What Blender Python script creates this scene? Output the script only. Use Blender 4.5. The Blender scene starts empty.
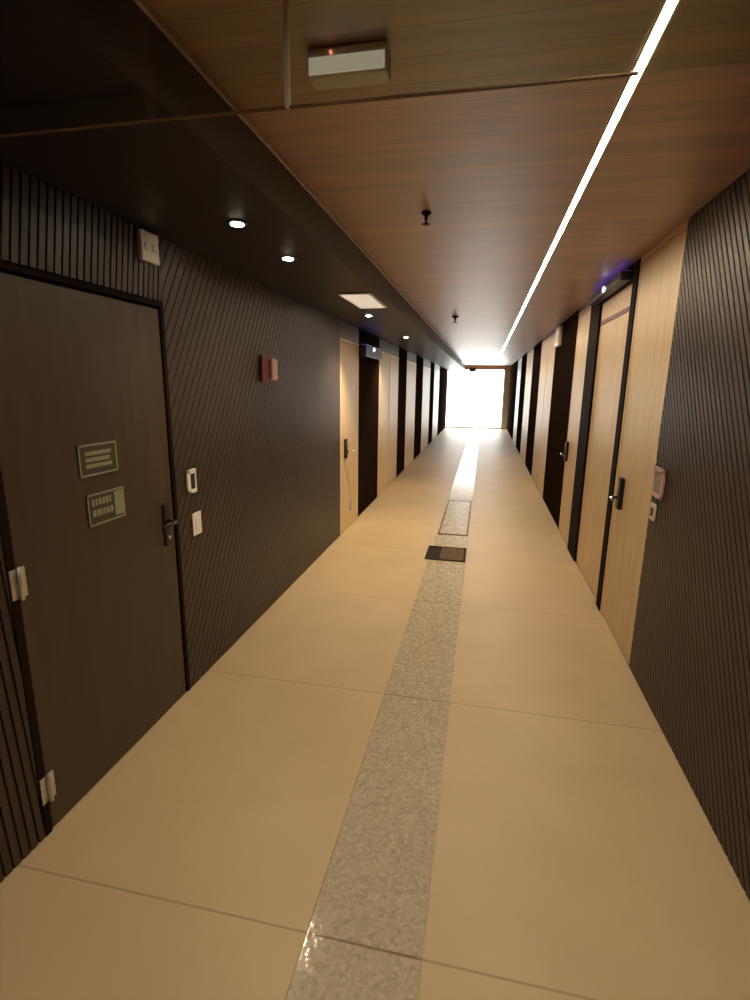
import bpy, bmesh, math, random
from mathutils import Vector, Matrix
random.seed(7)
S = bpy.context.scene
C = S.collection
PI = math.pi

# ---------------------------------------------------------------- dimensions (metres)
EYE = 1.724
XL, XR = -1.56, 0.995          # finished faces of the two side walls
HC, HS = 2.604, 2.412          # wood ceiling, lower dark soffit
XS = -0.845                    # where the soffit meets the wood ceiling
YB, YE = -1.6, 22.5            # rear end and window end of the corridor
BT = 0.04                      # build-up of the facing in front of the wall core

# ---------------------------------------------------------------- materials
def new_mat(name):
    m = bpy.data.materials.new(name); m.use_nodes = True
    nt = m.node_tree
    return m, nt, nt.nodes['Principled BSDF']

def pmat(name, col, rough=.5, metal=0., noise=0., nscale=8., stretch=(1, 1, 1), spec=.5, bump=0., coat=0.):
    """plain procedural surface: colour broken up by stretched noise"""
    m, nt, b = new_mat(name)
    b.inputs['Roughness'].default_value = rough
    b.inputs['Metallic'].default_value = metal
    b.inputs['Specular IOR Level'].default_value = spec
    b.inputs['Coat Weight'].default_value = coat
    tc = nt.nodes.new('ShaderNodeTexCoord'); mp = nt.nodes.new('ShaderNodeMapping')
    mp.inputs['Scale'].default_value = stretch
    nz = nt.nodes.new('ShaderNodeTexNoise'); nz.inputs['Scale'].default_value = nscale; nz.inputs['Detail'].default_value = 6
    rp = nt.nodes.new('ShaderNodeValToRGB')
    rp.color_ramp.elements[0].position = .25; rp.color_ramp.elements[1].position = .75
    rp.color_ramp.elements[0].color = (*[c * (1 - noise) for c in col], 1)
    rp.color_ramp.elements[1].color = (*[min(1, c * (1 + noise)) for c in col], 1)
    L = nt.links.new
    L(tc.outputs['Object'], mp.inputs['Vector']); L(mp.outputs['Vector'], nz.inputs['Vector'])
    L(nz.outputs['Fac'], rp.inputs['Fac']); L(rp.outputs['Color'], b.inputs['Base Color'])
    if bump:
        bp = nt.nodes.new('ShaderNodeBump'); bp.inputs['Strength'].default_value = bump; bp.inputs['Distance'].default_value = .002
        L(nz.outputs['Fac'], bp.inputs['Height']); L(bp.outputs['Normal'], b.inputs['Normal'])
    return m

def emis(name, col, st):
    m, nt, b = new_mat(name)
    b.inputs['Base Color'].default_value = (.8, .8, .8, 1)
    b.inputs['Emission Color'].default_value = (*col, 1)
    b.inputs['Emission Strength'].default_value = st
    return m

def math_node(nt, op, a=None, b=None, va=0., vb=0.):
    n = nt.nodes.new('ShaderNodeMath'); n.operation = op
    n.inputs[0].default_value = va; n.inputs[1].default_value = vb
    if a is not None: nt.links.new(a, n.inputs[0])
    if b is not None: nt.links.new(b, n.inputs[1])
    return n.outputs[0]

def ceiling_mat():
    m, nt, b = new_mat('ceiling_planks')
    L = nt.links.new
    tc = nt.nodes.new('ShaderNodeTexCoord'); sp = nt.nodes.new('ShaderNodeSeparateXYZ'); L(tc.outputs['Object'], sp.inputs[0])
    mp = nt.nodes.new('ShaderNodeMapping'); mp.inputs['Scale'].default_value = (.55, 13, 1); L(tc.outputs['Object'], mp.inputs['Vector'])
    nz = nt.nodes.new('ShaderNodeTexNoise'); nz.inputs['Scale'].default_value = 1.6; nz.inputs['Detail'].default_value = 9; nz.inputs['Roughness'].default_value = .62
    L(mp.outputs['Vector'], nz.inputs['Vector'])
    rp = nt.nodes.new('ShaderNodeValToRGB'); e = rp.color_ramp.elements
    e[0].position = .33; e[0].color = (.185, .060, .015, 1); e[1].position = .68; e[1].color = (.38, .155, .045, 1)
    L(nz.outputs['Fac'], rp.inputs['Fac'])
    # plank seams running across the corridor
    f = math_node(nt, 'FRACT', math_node(nt, 'DIVIDE', sp.outputs['Y'], None, 0, .125))
    seam = math_node(nt, 'LESS_THAN', f, None, 0, .035)
    # per-plank tone
    fl = math_node(nt, 'FLOOR', math_node(nt, 'DIVIDE', sp.outputs['Y'], None, 0, .125))
    wn = nt.nodes.new('ShaderNodeTexWhiteNoise'); wn.noise_dimensions = '1D'; L(fl, wn.inputs['W'])
    hv = nt.nodes.new('ShaderNodeHueSaturation'); L(rp.outputs['Color'], hv.inputs['Color'])
    L(math_node(nt, 'ADD', math_node(nt, 'MULTIPLY', wn.outputs['Value'], None, 0, .34), None, 0, .82), hv.inputs['Value'])
    mx = nt.nodes.new('ShaderNodeMix'); mx.data_type = 'RGBA'; L(seam, mx.inputs['Factor'])
    L(hv.outputs['Color'], mx.inputs['A']); mx.inputs['B'].default_value = (.06, .026, .010, 1)
    L(mx.outputs['Result'], b.inputs['Base Color'])
    b.inputs['Roughness'].default_value = .52
    b.inputs['Specular IOR Level'].default_value = 1.0
    b.inputs['Coat Weight'].default_value = 1.0; b.inputs['Coat Roughness'].default_value = .47; b.inputs['Coat IOR'].default_value = 2.1
    bp = nt.nodes.new('ShaderNodeBump'); bp.inputs['Strength'].default_value = .12; bp.inputs['Distance'].default_value = .002
    L(math_node(nt, 'SUBTRACT', nz.outputs['Fac'], seam), bp.inputs['Height']); L(bp.outputs['Normal'], b.inputs['Normal'])
    return m

def floor_mat():
    m, nt, b = new_mat('porcelain_tile')
    L = nt.links.new
    tc = nt.nodes.new('ShaderNodeTexCoord'); sp = nt.nodes.new('ShaderNodeSeparateXYZ'); L(tc.outputs['Object'], sp.inputs[0])
    nz = nt.nodes.new('ShaderNodeTexNoise'); nz.inputs['Scale'].default_value = 2.2; nz.inputs['Detail'].default_value = 8
    L(tc.outputs['Object'], nz.inputs['Vector'])
    rp = nt.nodes.new('ShaderNodeValToRGB'); e = rp.color_ramp.elements
    e[0].position = .3; e[0].color = (.57, .44, .265, 1); e[1].position = .7; e[1].color = (.64, .50, .31, 1)
    L(nz.outputs['Fac'], rp.inputs['Fac'])
    g = math_node(nt, 'FRACT', math_node(nt, 'DIVIDE', math_node(nt, 'ADD', sp.outputs['Y'], None, 0, 10 * 1.35 - 1.245), None, 0, 1.35))
    j = math_node(nt, 'LESS_THAN', g, None, 0, .006)
    mx = nt.nodes.new('ShaderNodeMix'); mx.data_type = 'RGBA'; L(j, mx.inputs['Factor'])
    L(rp.outputs['Color'], mx.inputs['A']); mx.inputs['B'].default_value = (.42, .31, .18, 1)
    L(mx.outputs['Result'], b.inputs['Base Color'])
    b.inputs['Roughness'].default_value = .46
    return m

def strip_mat():
    m, nt, b = new_mat('pebbled_stone_strip')
    L = nt.links.new
    tc = nt.nodes.new('ShaderNodeTexCoord'); sp = nt.nodes.new('ShaderNodeSeparateXYZ'); L(tc.outputs['Object'], sp.inputs[0])
    vo = nt.nodes.new('ShaderNodeTexVoronoi'); vo.inputs['Scale'].default_value = 75
    nz = nt.nodes.new('ShaderNodeTexNoise'); nz.inputs['Scale'].default_value = 3.5; nz.inputs['Detail'].default_value = 7
    L(tc.outputs['Object'], vo.inputs['Vector']); L(tc.outputs['Object'], nz.inputs['Vector'])
    sc = nt.nodes.new('ShaderNodeSeparateColor'); L(vo.outputs['Color'], sc.inputs[0])
    fac = math_node(nt, 'ADD', math_node(nt, 'MULTIPLY', sc.outputs[0], None, 0, .62), math_node(nt, 'MULTIPLY', nz.outputs['Fac'], None, 0, .38))
    rp = nt.nodes.new('ShaderNodeValToRGB'); e = rp.color_ramp.elements
    e[0].position = .18; e[0].color = (.43, .375, .27, 1); e[1].position = .82; e[1].color = (.57, .50, .37, 1)
    x = rp.color_ramp.elements.new(.5); x.color = (.50, .437, .32, 1)
    L(fac, rp.inputs['Fac'])
    g = math_node(nt, 'FRACT', math_node(nt, 'DIVIDE', math_node(nt, 'ADD', sp.outputs['Y'], None, 0, 10 * 1.35 - 1.245), None, 0, 1.35))
    j = math_node(nt, 'LESS_THAN', g, None, 0, .006)
    mx = nt.nodes.new('ShaderNodeMix'); mx.data_type = 'RGBA'; L(j, mx.inputs['Factor'])
    L(rp.outputs['Color'], mx.inputs['A']); mx.inputs['B'].default_value = (.27, .21, .13, 1)
    L(mx.outputs['Result'], b.inputs['Base Color'])
    L(math_node(nt, 'ADD', math_node(nt, 'MULTIPLY', math_node(nt, 'GREATER_THAN', sc.outputs[1], None, 0, .55), None, 0, .30), None, 0, .11), b.inputs['Roughness'])
    bp = nt.nodes.new('ShaderNodeBump'); bp.inputs['Strength'].default_value = .10; bp.inputs['Distance'].default_value = .002
    L(vo.outputs['Distance'], bp.inputs['Height']); L(bp.outputs['Normal'], b.inputs['Normal'])
    return m

def glass_mat(name, tint, gloss=.08):
    m = bpy.data.materials.new(name); m.use_nodes = True
    nt = m.node_tree; nt.nodes.remove(nt.nodes['Principled BSDF'])
    out = nt.nodes['Material Output']
    t = nt.nodes.new('ShaderNodeBsdfTransparent'); t.inputs['Color'].default_value = (*tint, 1)
    g = nt.nodes.new('ShaderNodeBsdfGlossy'); g.inputs['Roughness'].default_value = .04
    mx = nt.nodes.new('ShaderNodeMixShader'); mx.inputs['Fac'].default_value = gloss
    nt.links.new(t.outputs[0], mx.inputs[1]); nt.links.new(g.outputs[0], mx.inputs[2]); nt.links.new(mx.outputs[0], out.inputs['Surface'])
    return m

M = {}
M['ceil'] = ceiling_mat(); M['floor'] = floor_mat(); M['strip'] = strip_mat()
M['core'] = pmat('wall_core_plaster', (.05, .038, .030), .8, noise=.1)
M['clad'] = pmat('dark_walnut_slats', (.038, .022, .016), .42, noise=.28, nscale=5, stretch=(4, 4, .6), bump=.1)
M['backer'] = pmat('cladding_backer', (.022, .014, .011), .6, noise=.1)
M['dark'] = pmat('dark_brown_laminate', (.055, .035, .022), .42, noise=.18, nscale=4, stretch=(5, 5, .5))
M['soffit'] = pmat('soffit_dark_laminate', (.014, .0095, .0095), .45, noise=.2, nscale=5, stretch=(.6, 6, 1))
M['blackframe'] = pmat('black_brown_frame', (.018, .011, .009), .7, noise=.1, spec=.03)
M['darkpanel'] = pmat('matt_dark_panel', (.022, .014, .011), .75, noise=.2, nscale=5, stretch=(6, 6, .5), spec=0)
M['navy'] = pmat('dark_navy_plastic', (.014, .012, .05), .35, noise=.1)
M['plaster'] = pmat('white_plaster', (.80, .77, .72), .8, noise=.03)
M['light'] = pmat('pale_oak_veneer', (.72, .55, .33), .42, noise=.14, nscale=5, stretch=(6, 6, .45))
M['lighttrim'] = pmat('pale_oak_edge', (.76, .59, .37), .4, noise=.08, nscale=5, stretch=(6, 6, .5))
M['white'] = pmat('white_plastic', (.88, .86, .82), .38, noise=.03)
M['cream'] = pmat('cream_plastic', (.80, .76, .68), .42, noise=.05)
M['grey'] = pmat('grey_plastic', (.30, .28, .25), .45, noise=.05)
M['black'] = pmat('black_plastic', (.012, .011, .012), .32, noise=.1)
M['steel'] = pmat('brushed_steel', (.62, .59, .54), .32, metal=.85, noise=.06, nscale=20)
M['chrome'] = pmat('chrome', (.78, .76, .73), .16, metal=1, noise=.02)
M['red'] = pmat('red_plastic', (.17, .028, .020), .45, noise=.1)
M['pink'] = pmat('pinkish_white_plastic', (.66, .42, .36), .4, noise=.05)
M['signplate'] = pmat('dull_olive_sign', (.048, .042, .024), .5, noise=.1)
M['signmark'] = pmat('pale_green_sign_print', (.27, .27, .165), .5, noise=.08)
M['grate_brown'] = pmat('bronzed_grate', (.17, .11, .065), .7, spec=.2, noise=.2)
M['grate_dark'] = pmat('dark_grate', (.030, .022, .015), .75, noise=.2, spec=.15)
M['led'] = emis('warm_led_diffuser', (1, .81, .56), 101)
M['lens'] = emis('downlight_lens', (1, .86, .66), 60)
M['panel'] = emis('lit_panel_diffuser', (1, .87, .70), .55)
M['fill_glow'] = emis('fill_lamp_diffuser', (1, .86, .66), 34)
M['faint'] = emis('brightened_diffuser', (1, .88, .70), .30)  # weak glow stands in for light falling on the emergency light
M['blue'] = emis('blue_led', (.22, .15, 1), .55)
M['bluewhite'] = emis('blue_white_led', (.62, .72, 1), 9)
M['redled'] = emis('red_led', (1, .25, .15), 1.2)
M['glass'] = glass_mat('clear_glass', (.90, .93, .86), .05)
M['windowglass'] = glass_mat('window_glass', (.97, .98, .97), .05)
M['alu'] = pmat('pale_window_aluminium', (.62, .62, .58), .45, metal=.2, noise=.03)

# ---------------------------------------------------------------- mesh helpers
class MB:
    def __init__(s): s.bm = bmesh.new()
    def box(s, x0, x1, y0, y1, z0, z1, bev=0., seg=2):
        t = bmesh.new()
        bmesh.ops.create_cube(t, size=1)
        for v in t.verts:
            v.co = Vector(((x0 + x1) / 2 + v.co.x * (x1 - x0), (y0 + y1) / 2 + v.co.y * (y1 - y0), (z0 + z1) / 2 + v.co.z * (z1 - z0)))
        if bev > 0:
            bev = min(bev, .45 * min(abs(x1 - x0), abs(y1 - y0), abs(z1 - z0)))
            bmesh.ops.bevel(t, geom=t.edges[:], offset=bev, segments=seg, affect='EDGES', profile=.5)
        s.merge(t); return s
    def merge(s, t, mat=None):
        if mat is not None: bmesh.ops.transform(t, matrix=mat, verts=t.verts)
        me = bpy.data.meshes.new('tmp'); t.to_mesh(me); t.free(); s.bm.from_mesh(me); bpy.data.meshes.remove(me)
    def lathe(s, prof, centre, axis='Z', n=28):
        """revolve (radius, height) pairs about an axis through centre; closes the ends"""
        t = bmesh.new(); rings = []
        for r, hgt in prof:
            rings.append([t.verts.new((r * math.cos(2 * PI * k / n), r * math.sin(2 * PI * k / n), hgt)) for k in range(n)])
        for a, b in zip(rings, rings[1:]):
            for k in range(n): t.faces.new((a[k], a[(k + 1) % n], b[(k + 1) % n], b[k]))
        t.faces.new(rings[0][::-1]); t.faces.new(rings[-1])
        for f in t.faces: f.smooth = len(f.verts) == 4
        mt = Matrix.Translation(centre)
        if axis == 'X': mt = mt @ Matrix.Rotation(PI / 2, 4, 'Y')
        if axis == '-X': mt = mt @ Matrix.Rotation(-PI / 2, 4, 'Y')
        if axis == 'Y': mt = mt @ Matrix.Rotation(-PI / 2, 4, 'X')
        s.merge(t, mt); return s
    def prism(s, pts, x0, x1):
        """extrude a (y, z) polygon from x0 to x1"""
        a = [s.bm.verts.new((x0, y, z)) for y, z in pts]; b = [s.bm.verts.new((x1, y, z)) for y, z in pts]
        n = len(pts)
        s.bm.faces.new(a[::-1]); s.bm.faces.new(b)
        for k in range(n): s.bm.faces.new((a[k], a[(k + 1) % n], b[(k + 1) % n], b[k]))
        return s
    def tube(s, pts, r, n=12):
        t = bmesh.new(); rings = []
        P = [Vector(p) for p in pts]
        for i, p in enumerate(P):
            d = (P[min(i + 1, len(P) - 1)] - P[max(i - 1, 0)]).normalized()
            up = Vector((0, 0, 1)) if abs(d.z) < .9 else Vector((1, 0, 0))
            u = d.cross(up).normalized(); v = d.cross(u)
            rings.append([t.verts.new(p + u * r * math.cos(2 * PI * k / n) + v * r * math.sin(2 * PI * k / n)) for k in range(n)])
        for a, b in zip(rings, rings[1:]):
            for k in range(n): t.faces.new((a[k], a[(k + 1) % n], b[(k + 1) % n], b[k]))
        t.faces.new(rings[0][::-1]); t.faces.new(rings[-1])
        for f in t.faces: f.smooth = len(f.verts) == 4
        s.merge(t); return s
    def build(s, name, mat, parent=None, base=None):
        bmesh.ops.recalc_face_normals(s.bm, faces=s.bm.faces)
        if parent is not None:
            root = parent
            while root.parent is not None: root = root.parent
            base = root.location
        if base is not None: bmesh.ops.translate(s.bm, vec=-Vector(base), verts=s.bm.verts)
        me = bpy.data.meshes.new(name); s.bm.to_mesh(me); s.bm.free()
        me.materials.append(mat)
        o = bpy.data.objects.new(name, me); C.objects.link(o)
        if parent is not None: o.parent = parent
        elif base is not None: o.location = base
        return o

def tag(o, label=None, cat=None, group=None, kind=None):
    if label: o['label'] = label
    if cat: o['category'] = cat
    if group: o['group'] = group
    if kind: o['kind'] = kind
    return o

def empty(name, loc, label=None, cat=None, group=None, kind=None):
    o = bpy.data.objects.new(name, None); C.objects.link(o); o.location = loc; o.empty_display_size = .1
    return tag(o, label, cat, group, kind)

def copy_tree(o, loc, label, group=None):
    r = o.copy(); C.objects.link(r); r.location = loc; r['label'] = label
    if group: r['group'] = group
    for ch in o.children:
        c = ch.copy(); C.objects.link(c); c.parent = r
        for g in ch.children:
            d = g.copy(); C.objects.link(d); d.parent = c
    return r

def clip(poly, y0, y1, z0, z1):
    for ax, val, sgn in ((0, y0, 1), (0, y1, -1), (1, z0, 1), (1, z1, -1)):
        out = []
        for i in range(len(poly)):
            a, b = poly[i], poly[(i + 1) % len(poly)]
            da, db = sgn * (a[ax] - val), sgn * (b[ax] - val)
            if da >= 0: out.append(a)
            if (da > 0 > db) or (da < 0 < db):
                t = da / (da - db); out.append((a[0] + t * (b[0] - a[0]), a[1] + t * (b[1] - a[1])))
        poly = out
        if len(poly) < 3: return []
    return poly

def slats(mb, xf, side, y0, y1, z0, z1, ang, pitch=.045, gap=.010, depth=.008):
    """raised battens at an angle (degrees from the horizontal, in the wall plane), trimmed to the rectangle"""
    a = math.radians(ang); d = (math.cos(a), math.sin(a)); nrm = (-d[1], d[0])
    cs = [(y, z) for y in (y0, y1) for z in (z0, z1)]
    lo = min(c[0] * nrm[0] + c[1] * nrm[1] for c in cs); hi = max(c[0] * nrm[0] + c[1] * nrm[1] for c in cs)
    k = math.floor(lo / pitch)
    while k * pitch < hi:
        o0, o1 = k * pitch, k * pitch + pitch - gap
        q = [(d[0] * t + nrm[0] * o, d[1] * t + nrm[1] * o) for t, o in ((-40, o0), (40, o0), (40, o1), (-40, o1))]
        p = clip(q, y0, y1, z0, z1)
        if len(p) >= 3:
            area = abs(sum(p[i][0] * p[(i + 1) % len(p)][1] - p[(i + 1) % len(p)][0] * p[i][1] for i in range(len(p)))) / 2
            if area > 2e-5: mb.prism(p, xf, xf - side * depth)
        k += 1

# side = +1 for the right-hand wall (its face looks towards -X), -1 for the left-hand wall
def face(side): return XR if side > 0 else XL
def into(side, d): return face(side) + side * d      # d metres behind the finished face
def xbox(mb, side, d0, d1, y0, y1, z0, z1, bev=0.):
    a, b = sorted((into(side, d0), into(side, d1)))
    return mb.box(a, b, y0, y1, z0, z1, bev)

def struct(o, label, cat): return tag(o, label, cat, kind='structure')

# ---------------------------------------------------------------- floor, ceiling, walls
b = MB(); b.box(XL - .16, -.462, YB, YE + .3, -.1, 0); b.box(-.088, XR + .16, YB, YE + .3, -.1, 0); b.box(-.462, -.088, YB, YE + .3, -.1, -.006)
struct(b.build('floor', M['floor']), 'beige polished tile floor running the length of the corridor', 'floor')
b = MB(); b.box(-.460, -.090, YB, YE + .2, -.006, .0005)
struct(b.build('trim_1', M['strip']), 'greyish mottled stone strip set along the middle of the beige floor', 'floor strip')
b = MB(); b.box(XS, XR + .16, YB, YE + .3, HC, HC + .1)
struct(b.build('ceiling', M['ceil']), 'reddish brown wood plank ceiling above the corridor', 'ceiling')
b = MB()
ys = [YB, 4.95, 6.4, 9., 12., 15., 18., YE + .3]
for a, c in zip(ys, ys[1:]): b.box(XL - .16, XS, a + .002, c - .002, HS, HC + .1)
so = struct(b.build('ceiling_soffit', M['soffit']), 'lower dark brown soffit along the left side of the ceiling', 'ceiling')
b = MB(); b.box(XS - .006, XS + .010, YB, YE, HC - .022, HC - .0005, .003)
struct(b.build('trim_2', M['ceil']), 'thin wood edge moulding where the plank ceiling meets the dark soffit', 'ceiling trim')

b = MB(); b.box(XL - .16, XL - BT, YB, YE + .3, 0, HS)
wl = struct(b.build('wall_left', M['core']), 'dark left wall of the corridor clad in grooved wood', 'wall')
b = MB(); b.box(XR + BT, XR + .16, YB, YE + .3, 0, HC)
wr = struct(b.build('wall_right', M['core']), 'dark right wall of the corridor clad in grooved wood', 'wall')
b = MB(); b.box(XL - .16, XR + .16, YB - .12, YB, -.1, HC + .1)
struct(b.build('wall_back', M['core']), 'plain dark wall closing the corridor behind the viewer', 'wall')

def cladding(side, parent, y0, y1, z0, z1, ang, pitch, name='slat_cladding', gap=.010):
    m = MB(); xbox(m, side, .010, BT - .0005, y0, y1, z0, z1)
    bk = m.build('cladding_backer', M['backer'], parent)
    m = MB(); slats(m, into(side, .0095), side, y0, y1, z0, z1, ang, pitch, gap)
    return m.build(name, M['clad'], parent)

def dark_panel(side, parent, y0, y1, z0, z1):
    m = MB(); xbox(m, side, .004, BT - .0005, y0 + .003, y1 - .003, z0 + .004, z1, .004)
    return m.build('dark_wall_panel', M['darkpanel'], parent)

ZT = HS - .002
cladding(-1, wl, -.4, 1.37, .004, ZT, 93, .036)
cladding(-1, wl, 1.37, 2.392, 2.108, ZT, 80, .036)
cladding(-1, wl, 2.392, 5.60, .004, ZT, 58, .052, gap=.007)
cladding(+1, wr, -.4, 3.235, .004, HC - .002, 58, .040)

# ---------------------------------------------------------------- the dark door on the left
d1 = struct(empty('door_1', (XL, 1.9, 0)), 'dark brown flush door on the left with two small signs on it', 'door')
m = MB()
xbox(m, -1, -.002, BT - .001, 1.372, 1.402, .003, 2.104, .003); xbox(m, -1, -.002, BT - .001, 2.364, 2.390, .003, 2.104, .003)
xbox(m, -1, -.002, BT - .001, 1.402, 2.364, 2.080, 2.104, .003)
m.build('door_frame', M['blackframe'], d1)
m = MB(); xbox(m, -1, .004, BT - .002, 1.408, 2.352, .008, 2.068, .003)
m.build('door_leaf', M['dark'], d1)
for z in (1.03, .195):
    m = MB()
    xbox(m, -1, -.004, .003, 1.375, 1.438, z - .055, z + .055, .002)
    m.lathe([(.004, -.062), (.009, -.058), (.009, .058), (.004, .062)], (XL + .010, 1.407, z))
    tag(m.build('hinge', M['steel'], d1), 'pale metal hinge')
# handle: rose, stem and lever
m = MB(); xbox(m, -1, -.008, .0035, 2.262, 2.312, .90, 1.12, .004)
hp = tag(m.build('handle_plate', M['black'], d1), 'black handle plate')
m = MB(); m.tube([(XL + .008, 2.287, 1.03), (XL + .052, 2.287, 1.03), (XL + .058, 2.279, 1.03), (XL + .058, 2.17, 1.026)], .0095)
m.build('lever', M['black'], hp)
m = MB(); m.lathe([(.011, 0), (.011, .005), (.008, .007)], (XL + .008, 2.287, .945), 'X')
m.build('key_cylinder', M['steel'], hp)

# ---------------------------------------------------------------- pale wood doors
def lock_parts(side, y, z, parent, fwd):
    """electronic lock: rounded black case, reader window and lever; fwd = direction of the lever along Y"""
    x = lambda d: into(side, d)
    m = MB(); xbox(m, side, -.030, .003, y - .036, y + .036, z - .115, z + .115, .012)
    lk = tag(m.build('door_lock', M['black'], parent), 'black electronic door lock')
    m = MB(); xbox(m, side, -.033, -.028, y - .024, y + .024, z + .03, z + .095, .002)
    m.build('lock_reader', M['grey'], lk)
    m = MB(); m.tube([(x(-.029), y, z - .03), (x(-.066), y, z - .03), (x(-.073), y + fwd * .010, z - .03), (x(-.073), y + fwd * .125, z - .034)], .0105)
    m.build('lever', M['chrome'], lk)
    return lk

num = [1]
def pale_door(side, y0, y1, z1, ztop, label, lock=None, fwd=-1, split=None, stop=False):
    num[0] += 1
    d = struct(empty('door_%d' % num[0], (face(side), (y0 + y1) / 2, 0)), label, 'door')
    m = MB()
    xbox(m, side, 0, BT - .001, y0, y0 + .035, .003, z1, .002); xbox(m, side, 0, BT - .001, y1 - .035, y1, .003, z1, .002)
    xbox(m, side, 0, BT - .001, y0 + .035, y1 - .035, z1 - .035, z1, .002)
    if split: xbox(m, side, 0, BT - .001, split - .012, split + .012, .003, z1 - .035, .002)
    m.build('door_frame', M['lighttrim'], d)
    spans = [(y0 + .039, (split - .016) if split else y1 - .039)] + ([(split + .016, y1 - .039)] if split else [])
    for i, (a, c) in enumerate(spans):
        m = MB(); xbox(m, side, .003, BT - .002, a, c, .010, z1 - .039, .002)
        m.build('door_leaf' if i == 0 else 'side_panel', M['light'], d)
    if ztop - z1 > .02:
        m = MB(); xbox(m, side, .004, BT - .001, y0, y1, z1 + .003, ztop, .002)
        tag(m.build('overpanel', M['dark'], d), 'dark panel above the door')
    if lock: lock_parts(side, lock, 1.0, d, fwd)
    if stop:
        m = MB(); xbox(m, side, -.012, .0035, y0 + .45, y0 + .52, .20, .31, .004)
        tag(m.build('kick_latch', M['steel'], d), 'small grey latch low on the door')
    return d

RZ = HC - .002
pale_door(+1, 3.24, 4.085, RZ, RZ, 'nearest pale wood door on the right, beside the grooved dark cladding', lock=3.86, fwd=-1)
pale_door(+1, 5.735, 6.50, RZ - .05, RZ, 'pale wood door on the right just beyond the black framed one', lock=6.36, fwd=-1)
pale_door(+1, 8.40, 10.42, RZ - .05, RZ, 'wide pale wood door on the right beyond the first dark panel', split=9.4)
pale_door(+1, 12.15, 13.90, RZ - .05, RZ, 'second wide pale wood door on the right past the dark panels', split=13.0)
pale_door(+1, 15.9, 17.6, RZ - .05, RZ, 'third wide pale wood door on the right, towards the window', split=16.8)
pale_door(-1, 5.605, 6.47, 2.225, ZT, 'nearest pale wood door on the left, at the end of the long dark wall', lock=5.80, fwd=1, stop=True)
pale_door(-1, 7.78, 9.57, 2.225, ZT, 'wide pale wood door on the left after the first dark gap', split=8.7)
pale_door(-1, 10.62, 12.05, 2.225, ZT, 'pale wood door on the left after the second dark gap', split=11.5)
pale_door(-1, 13.47, 15.26, 2.225, ZT, 'pale wood door on the left after the third dark gap', split=14.4)
pale_door(-1, 16.5, 18.4, 2.225, ZT, 'farthest pale wood door on the left, towards the window', split=17.4)
for a, c in ((6.47, 7.78), (9.57, 10.62), (12.05, 13.47), (15.26, 16.5), (18.4, YE)): dark_panel(-1, wl, a, c, 0, ZT)
for a, c in ((6.50, 8.40), (10.42, 12.15), (13.90, 15.9), (17.6, YE)): dark_panel(+1, wr, a, c, 0, RZ)

# black framed pale door on the right, with its transom panel
num[0] += 1
dk = struct(empty('door_%d' % num[0], (XR, 4.9, 0)), 'pale wood door on the right in a black frame, with panel above', 'door')
m = MB()
xbox(m, 1, -.008, BT - .001, 4.088, 4.215, .003, RZ, .004); xbox(m, 1, -.008, BT - .001, 5.30, 5.732, .003, RZ, .004)
xbox(m, 1, -.008, BT - .001, 4.215, 5.30, 2.485, RZ, .004)
tag(m.build('door_frame', M['blackframe'], dk), 'black door frame')
m = MB(); xbox(m, 1, .014, BT - .002, 4.219, 5.296, .012, 2.285, .002); m.build('door_leaf', M['light'], dk)
m = MB(); xbox(m, 1, .014, BT - .002, 4.219, 5.296, 2.325, 2.481, .002); m.build('transom_panel', M['lighttrim'], dk)
m = MB(); xbox(m, 1, .010, BT - .002, 4.219, 5.296, 2.289, 2.321, .002); tag(m.build('transom_bar', M['red'], dk), 'reddish brown bar under the transom panel')

# ---------------------------------------------------------------- window at the far end
w = struct(empty('window_1', (-.28, YE + .1, 0)), 'bright glazed window filling the far end of the corridor', 'window')
WZ = 2.45
m = MB()
for x in (XL, .74): m.box(x, x + .04, YE + .06, YE + .12, .0, WZ, .004)
m.box(XL, .78, YE + .06, YE + .12, 0, .05, .004); m.box(XL, .78, YE + .06, YE + .12, WZ - .03, WZ, .004)
m.build('window_frame', M['alu'], w)
for x0, x1 in ((XL + .04, -.294), (-.288, .74)):
    m = MB(); m.box(x0, x1, YE + .085, YE + .093, .05, WZ - .03); m.build('pane', M['windowglass'], w)
b = MB(); b.box(XL - .16, XR + .16, YE + .05, YE + .3, WZ + .001, HC); b.box(.78, XR + .16, YE + .0, YE + .3, 0, WZ + .001)
struct(b.build('wall_end', M['plaster']), 'pale end wall above and beside the bright window', 'wall')

# ---------------------------------------------------------------- LED line in the ceiling
t = empty('ceiling_light_strip', (.372, 10, HC), 'long thin warm white light line recessed in the wood ceiling', 'light')
m = MB(); m.box(.361, .383, YB + .05, 14.2, HC - .004, HC - .0005); m.build('diffuser', M['led'], t)
m = MB(); m.box(.354, .360, YB + .05, 14.2, HC - .006, HC - .0005); m.box(.384, .390, YB + .05, 14.2, HC - .006, HC - .0005)
m.build('channel', M['cream'], t)

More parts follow.
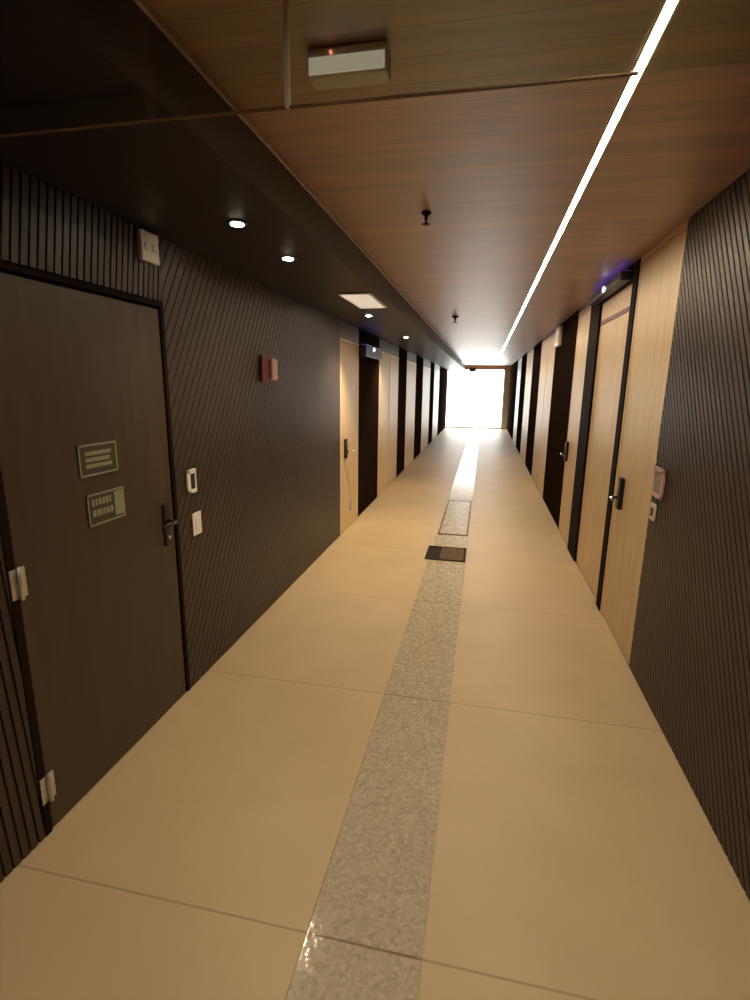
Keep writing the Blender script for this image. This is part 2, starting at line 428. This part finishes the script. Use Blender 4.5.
# ---------------------------------------------------------------- downlights in the soffit
def make_downlight(loc, label, group):
    t = empty('downlight', loc, label, 'light', group)
    m = MB(); m.lathe([(.030, -.0015), (.046, -.004), (.050, -.0005)], loc, n=32); m.build('trim_ring', M['soffit'], t)
    m = MB(); m.lathe([(.029, -.0065), (.028, -.0012)], loc, n=32); m.build('lens', M['lens'], t)
    return t
dl = [(-1.11, 2.30, 'first glowing round downlight in the dark soffit, nearer the dark door'),
      (-1.12, 2.94, 'second glowing round downlight in the dark soffit'),
      (-1.19, 5.35, 'small downlight in the soffit just beyond the pale rectangular panel'),
      (-1.16, 7.7, 'farthest downlight in the soffit, above the second pale door on the left')]
for i, (x, y, lab) in enumerate(dl):
    if i == 0: dl0 = make_downlight((x, y, HS), lab, 'round downlights in the soffit')
    else: copy_tree(dl0, (x, y, HS), lab)
    sp = bpy.data.lights.new('downlight_beam', 'SPOT'); sp.energy = (24, 24, 130, 70)[i]; sp.color = (1, .78, .48)
    sp.spot_size = math.radians(105); sp.spot_blend = .8; sp.shadow_soft_size = .03
    so_ = bpy.data.objects.new('downlight_beam', sp); C.objects.link(so_); so_.location = (x, y, HS - .02)
    so_.rotation_euler = (0, 0, 0)

# rectangular pale panel in the soffit
t = empty('ceiling_panel', (-1.02, 4.42, HS), 'pale rectangular panel set in the dark soffit before the pale left door', 'ceiling panel')
m = MB(); m.box(-1.15, -.89, 4.05, 4.78, HS - .012, HS - .0005, .003); m.build('frame', M['cream'], t)
m = MB(); m.box(-1.13, -.91, 4.07, 4.76, HS - .0145, HS - .0122); m.build('diffuser', M['panel'], t)

# ---------------------------------------------------------------- ceiling fittings
t = empty('emergency_light', (-.41, 1.56, HC), 'white oblong emergency light under the ceiling behind the glass', 'emergency light')
m = MB(); m.box(-.52, -.30, 1.535, 1.60, HC - .072, HC - .0005, .008, 3); m.build('housing', M['cream'], t)
m = MB(); m.box(-.514, -.306, 1.530, 1.5352, HC - .066, HC - .026, .002); m.build('diffuser', M['faint'], t)
m = MB(); m.lathe([(.004, 0), (.004, .004), (.002, .005)], (-.452, 1.5345, HC - .018), 'Y', 12)
bmesh.ops.translate(m.bm, vec=(0, -.0055, 0), verts=m.bm.verts)
tag(m.build('indicator', M['redled'], t), 'tiny red indicator lamp')

def make_sprinkler(loc, label, r):
    t = empty('sprinkler', loc, label, 'sprinkler', 'ceiling sprinklers')
    m = MB(); m.lathe([(r, -.0005), (r, -.006), (r * .55, -.016), (r * .4, -.017)], loc); m.build('escutcheon', M['grate_dark'], t)
    m = MB(); m.lathe([(.009, -.016), (.009, -.034), (.006, -.038), (.006, -.052), (.0045, -.054)], loc); m.build('nozzle', M['grate_brown'], t)
    m = MB(); m.lathe([(.004, -.053), (.020, -.056), (.020, -.059), (.004, -.060)], loc); m.build('deflector', M['grate_brown'], t)
    return t
s0 = make_sprinkler((-.35, 2.92, HC), 'small dark sprinkler on the wood ceiling, nearer one', .026)
s1 = copy_tree(s0, (-.425, 7.02, HC), 'small round dark sprinkler on the ceiling farther down the corridor')
s1.scale = (1.7, 1.7, 1.3)
t = empty('hanging_sign', (-.48, 19.6, HC), 'small dark sign hanging from the ceiling before the bright window', 'sign')
m = MB(); m.box(-.60, -.36, 19.58, 19.61, 2.26, 2.40, .004); m.build('sign_plate', M['grey'], t)
for x in (-.58, -.38):
    m = MB(); m.tube([(x, 19.595, 2.39), (x, 19.595, HC - .001)], .004); m.build('hanger', M['grey'], t)

# frameless glass transom hanging across the corridor
t = empty('glass_transom', (-.28, 1.30, HC), 'clear frameless glass transom hanging across the ceiling, with a white joint', 'glass panel')
for x0, x1, zt in ((XL + .004, XS - .014, HS - .003), (XS + .016, -.494, HC - .003), (-.482, XR - .004, HC - .008)):
    m = MB(); m.box(x0, x1, 1.295, 1.303, 2.356, zt); m.build('pane', M['glass'], t)
m = MB(); m.box(-.4945, -.4815, 1.2935, 1.3045, 2.354, HC - .003, .002); tag(m.build('joint_profile', M['cream'], t), 'white vertical joint strip')
for x0, x1 in ((XL + .004, -.494), (-.482, .27)):
    m = MB(); m.box(x0, x1, 1.294, 1.304, 2.352, 2.3555); m.build('edge_rail', M['grate_brown'], t)

# ---------------------------------------------------------------- fittings on the left wall
X0 = XL + .0015
t = empty('emergency_light', (XL, 2.29, 2.30), 'small white box light high on the left wall above the dark door', 'emergency light')
m = MB(); m.box(X0, X0 + .022, 2.225, 2.355, 2.262, 2.392, .006, 3); m.build('housing', M['cream'], t)
for y in (2.262, 2.318):
    m = MB(); m.lathe([(.018, 0), (.018, .004), (.013, .006)], (X0 + .0215, y, 2.327), 'X', 20); m.build('lamp_lens', M['cream'], t)

def door_sign(y0, y1, z0, z1, label, style):
    t = empty('door_sign', (XL, (y0 + y1) / 2, z0), label, 'sign', 'signs on the dark door')
    xa = XL - .0035
    m = MB(); m.box(xa, xa + .004, y0, y1, z0, z1, .001); m.build('sign_plate', M['signplate'], t)
    m = MB(); e = .008; xb = xa + .0042
    for a, c, p, q in ((y0, y1, z0, z0 + e), (y0, y1, z1 - e, z1), (y0, y0 + e, z0, z1), (y1 - e, y1, z0, z1)): m.box(xb, xb + .001, a, c, p, q)
    m.build('sign_border', M['signmark'], t)
    m = MB(); rnd = random.Random(style)
    if style == 1:
        for k in range(3):
            z = z0 + .032 + k * .026
            m.box(xb, xb + .001, y0 + .035, y1 - .035 - .01 * (k % 2), z, z + .016)
    else:
        m.box(xb, xb + .001, y1 - .062, y1 - .008, z0 + .016, z1 - .012)
        for k in range(2):
            z = z0 + .038 + k * .045; y = y0 + .024
            while y < y1 - .085:
                wd = rnd.uniform(.008, .02); m.box(xb, xb + .001, y, y + wd, z, z + .028); y += wd + .006
    m.build('sign_marks', M['signmark'], t)
door_sign(1.745, 1.965, 1.345, 1.475, 'upper pale bordered sign on the dark door', 1)
door_sign(1.765, 1.985, 1.135, 1.270, 'lower pale bordered sign on the dark door, with a pale block', 2)

t = empty('key_card_switch', (XL, 2.525, 1.13), 'white framed card switch with dark slot beside the dark door, upper one', 'switch')
m = MB(); yy0, yy1, zz0, zz1 = 2.485, 2.572, 1.128, 1.262
m.box(X0, X0 + .012, yy0, yy1, zz0, zz0 + .022, .003); m.box(X0, X0 + .012, yy0, yy1, zz1 - .026, zz1, .003)
m.box(X0, X0 + .012, yy0, yy0 + .028, zz0, zz1, .003); m.box(X0, X0 + .012, yy1 - .012, yy1, zz0, zz1, .003)
m.build('plate', M['white'], t)
m = MB(); m.box(X0, X0 + .006, yy0 + .026, yy1 - .010, zz0 + .02, zz1 - .024); m.build('card_slot', M['black'], t)
t = empty('light_switch', (XL, 2.56, .88), 'plain white switch plate beside the dark door, under the card switch', 'switch')
m = MB(); m.box(X0, X0 + .009, 2.515, 2.602, .882, 1.012, .004); m.build('plate', M['white'], t)
m = MB(); m.box(X0 + .0085, X0 + .014, 2.538, 2.579, .915, .979, .003); m.build('rocker', M['white'], t)
t = empty('wall_unit', (XL, 3.64, 1.76), 'small pinkish white wall unit on a reddish base on the long left wall', 'sign')  # modelled as an alarm unit: red back plate and pale cover
m = MB(); m.box(X0, X0 + .018, 3.50, 3.765, 1.735, 1.925, .006); m.build('base', M['red'], t)
m = MB(); m.box(X0 + .0175, X0 + .036, 3.635, 3.735, 1.752, 1.905, .008, 3); m.build('cover', M['pink'], t)

# ---------------------------------------------------------------- fittings on the right wall
X1 = XR - .0015
t = empty('key_card_switch', (XR, 3.14, 1.14), 'pale framed card switch beside the nearest pale door on the right', 'switch')
yy0, yy1, zz0, zz1 = 3.035, 3.215, 1.125, 1.295
m = MB(); m.box(X1 - .012, X1, yy0, yy1, zz0, zz0 + .024, .003); m.box(X1 - .012, X1, yy0, yy1, zz1 - .026, zz1, .003)
m.box(X1 - .012, X1, yy0, yy0 + .032, zz0, zz1, .003); m.box(X1 - .012, X1, yy1 - .032, yy1, zz0, zz1, .003)
m.build('plate', M['pink'], t)
m = MB(); m.box(X1 - .006, X1, yy0 + .03, yy1 - .03, zz0 + .02, zz1 - .022); m.build('card_slot', M['grey'], t)
t = empty('light_switch', (XR, 3.15, .97), 'small tan switch plate under the card switch on the right wall', 'switch')
m = MB(); m.box(X1 - .009, X1, 3.105, 3.195, .985, 1.085, .004); m.build('plate', M['cream'], t)
m = MB(); m.box(X1 - .014, X1 - .0085, 3.130, 3.170, 1.01, 1.06, .003); m.build('rocker', M['grate_brown'], t)

def door_lamp(side, y0, y1, z, label, hh=.035):
    t = empty('door_lamp', (face(side), (y0 + y1) / 2, z), label, 'light', 'blue lit lamps over the doors')
    m = MB(); xbox(m, side, -.085, -.010, y0, y1, z - hh, z + .03, .006); m.build('housing', M['navy'], t)
    m = MB(); xbox(m, side, -.078, -.018, y0 + .02, y1 - .02, z + .0305, z + .034); m.build('blue_diffuser', M['blue'], t)
    m = MB(); m.lathe([(.022, 0), (.022, .006), (.014, .010)], (into(side, -.0845), y0 + .45 * (y1 - y0), z - .005), '-X' if side > 0 else 'X', 20)
    m.build('spot_lens', M['bluewhite'], t)
door_lamp(+1, 4.25, 5.45, 2.525, 'dark blue lit lamp bar over the black framed door on the right')
door_lamp(-1, 6.50, 7.55, 2.19, 'dark blue lit lamp bar high in the first dark gap on the left wall', .11)
t = empty('wall_box', (XR, 8.1, 2.3), 'small upright white box high on the first dark panel of the right wall', 'wall box')
m = MB(); m.box(X1 - .045, X1 + .004, 7.75, 8.15, 2.30, 2.56, .008); m.build('housing', M['white'], t)
m = MB(); m.box(X1 - .049, X1 - .0445, 7.80, 8.10, 2.34, 2.42, .002); m.build('grille', M['cream'], t)

# ---------------------------------------------------------------- floor grate and cover in the stone strip
t = empty('floor_grate', (-.29, 5.23, 0), 'dark brown rectangular grate in the floor strip midway down the corridor', 'floor grate')
gx0, gx1, gy0, gy1 = -.505, -.095, 5.0, 5.46
m = MB()
for a in ((gx0, gx1, gy0, gy0 + .03), (gx0, gx1, gy1 - .03, gy1), (gx0, gx0 + .02, gy0, gy1), (gx1 - .02, gx1, gy0, gy1)): m.box(*a, .001, .008, .002)
m.build('frame', M['grate_dark'], t)
m = MB(); m.box(gx0 + .02, gx1 - .02, gy0 + .03, gy1 - .03, .001, .003); m.build('pan', M['grate_dark'], t)
m = MB()
k = gx0 + .15
while k < gx1 - .03: m.box(k, k + .014, gy0 + .03, gy1 - .03, .003, .0075, .001); k += .020
m.build('bars', M['grate_brown'], t)
t = empty('floor_cover', (-.28, 6.9, 0), 'pale square edged cover plate in the floor strip behind the grate', 'floor cover')
m = MB()
for a in ((-.45, -.10, 5.95, 6.0), (-.45, -.10, 7.85, 7.90), (-.45, -.435, 5.95, 7.9), (-.115, -.10, 5.95, 7.9)): m.box(*a, .001, .003)
m.build('cover_frame', M['grate_brown'], t)
m = MB(); m.box(-.434, -.116, 6.0, 7.85, .001, .0025); m.build('cover_plate', M['strip'], t)

# ---------------------------------------------------------------- fill lamp behind the viewer, added to light faces turned to it
t = empty('fill_lamp', (-.25, -1.0, HC), 'round flat fill lamp added on the ceiling behind the viewer', 'light')
m = MB(); m.lathe([(.20, -.0005), (.20, -.045), (.185, -.055), (.175, -.050)], (-.25, -1.0, HC), n=48); m.build('rim', M['white'], t)
m = MB(); m.lathe([(.176, -.0505), (.165, -.058)], (-.25, -1.0, HC), n=48); m.build('diffuser', M['fill_glow'], t)

# ---------------------------------------------------------------- daylight
W = bpy.data.worlds.new('daylight'); S.world = W; W.use_nodes = True
bg = W.node_tree.nodes['Background']; bg.inputs['Color'].default_value = (1, .98, .95, 1); bg.inputs['Strength'].default_value = 9
pl = bpy.data.lights.new('window_portal', 'AREA'); pl.shape = 'RECTANGLE'; pl.size = XR - XL; pl.size_y = WZ
pl.cycles.is_portal = True
po = bpy.data.objects.new('window_portal', pl); C.objects.link(po); po.location = ((XL + XR) / 2, YE + .2, WZ / 2); po.rotation_euler = (-PI / 2, 0, 0)

# ---------------------------------------------------------------- camera
cd = bpy.data.cameras.new('camera'); cam = bpy.data.objects.new('camera', cd); C.objects.link(cam); S.camera = cam
cd.sensor_fit = 'HORIZONTAL'; cd.sensor_width = 36; cd.lens = 36 * 515 / 750; cd.clip_start = .02; cd.clip_end = 200
R = Matrix(((0.97882473, -0.05757534, 0.19643632), (0.20423178, 0.20980173, -0.95617604), (0.01383948, 0.97604729, 0.21711784)))
cam.matrix_world = Matrix.Translation((0, 0, EYE)) @ R.to_4x4()

S.view_settings.view_transform = 'Standard'; S.view_settings.look = 'None'
S.view_settings.gamma = 1; S.view_settings.use_curve_mapping = False; S.view_settings.exposure = 0
S.cycles.use_denoising = True
S.cycles.max_bounces = 10; S.cycles.diffuse_bounces = 6; S.cycles.glossy_bounces = 4; S.cycles.transparent_max_bounces = 12
S.cycles.caustics_reflective = False; S.cycles.caustics_refractive = False
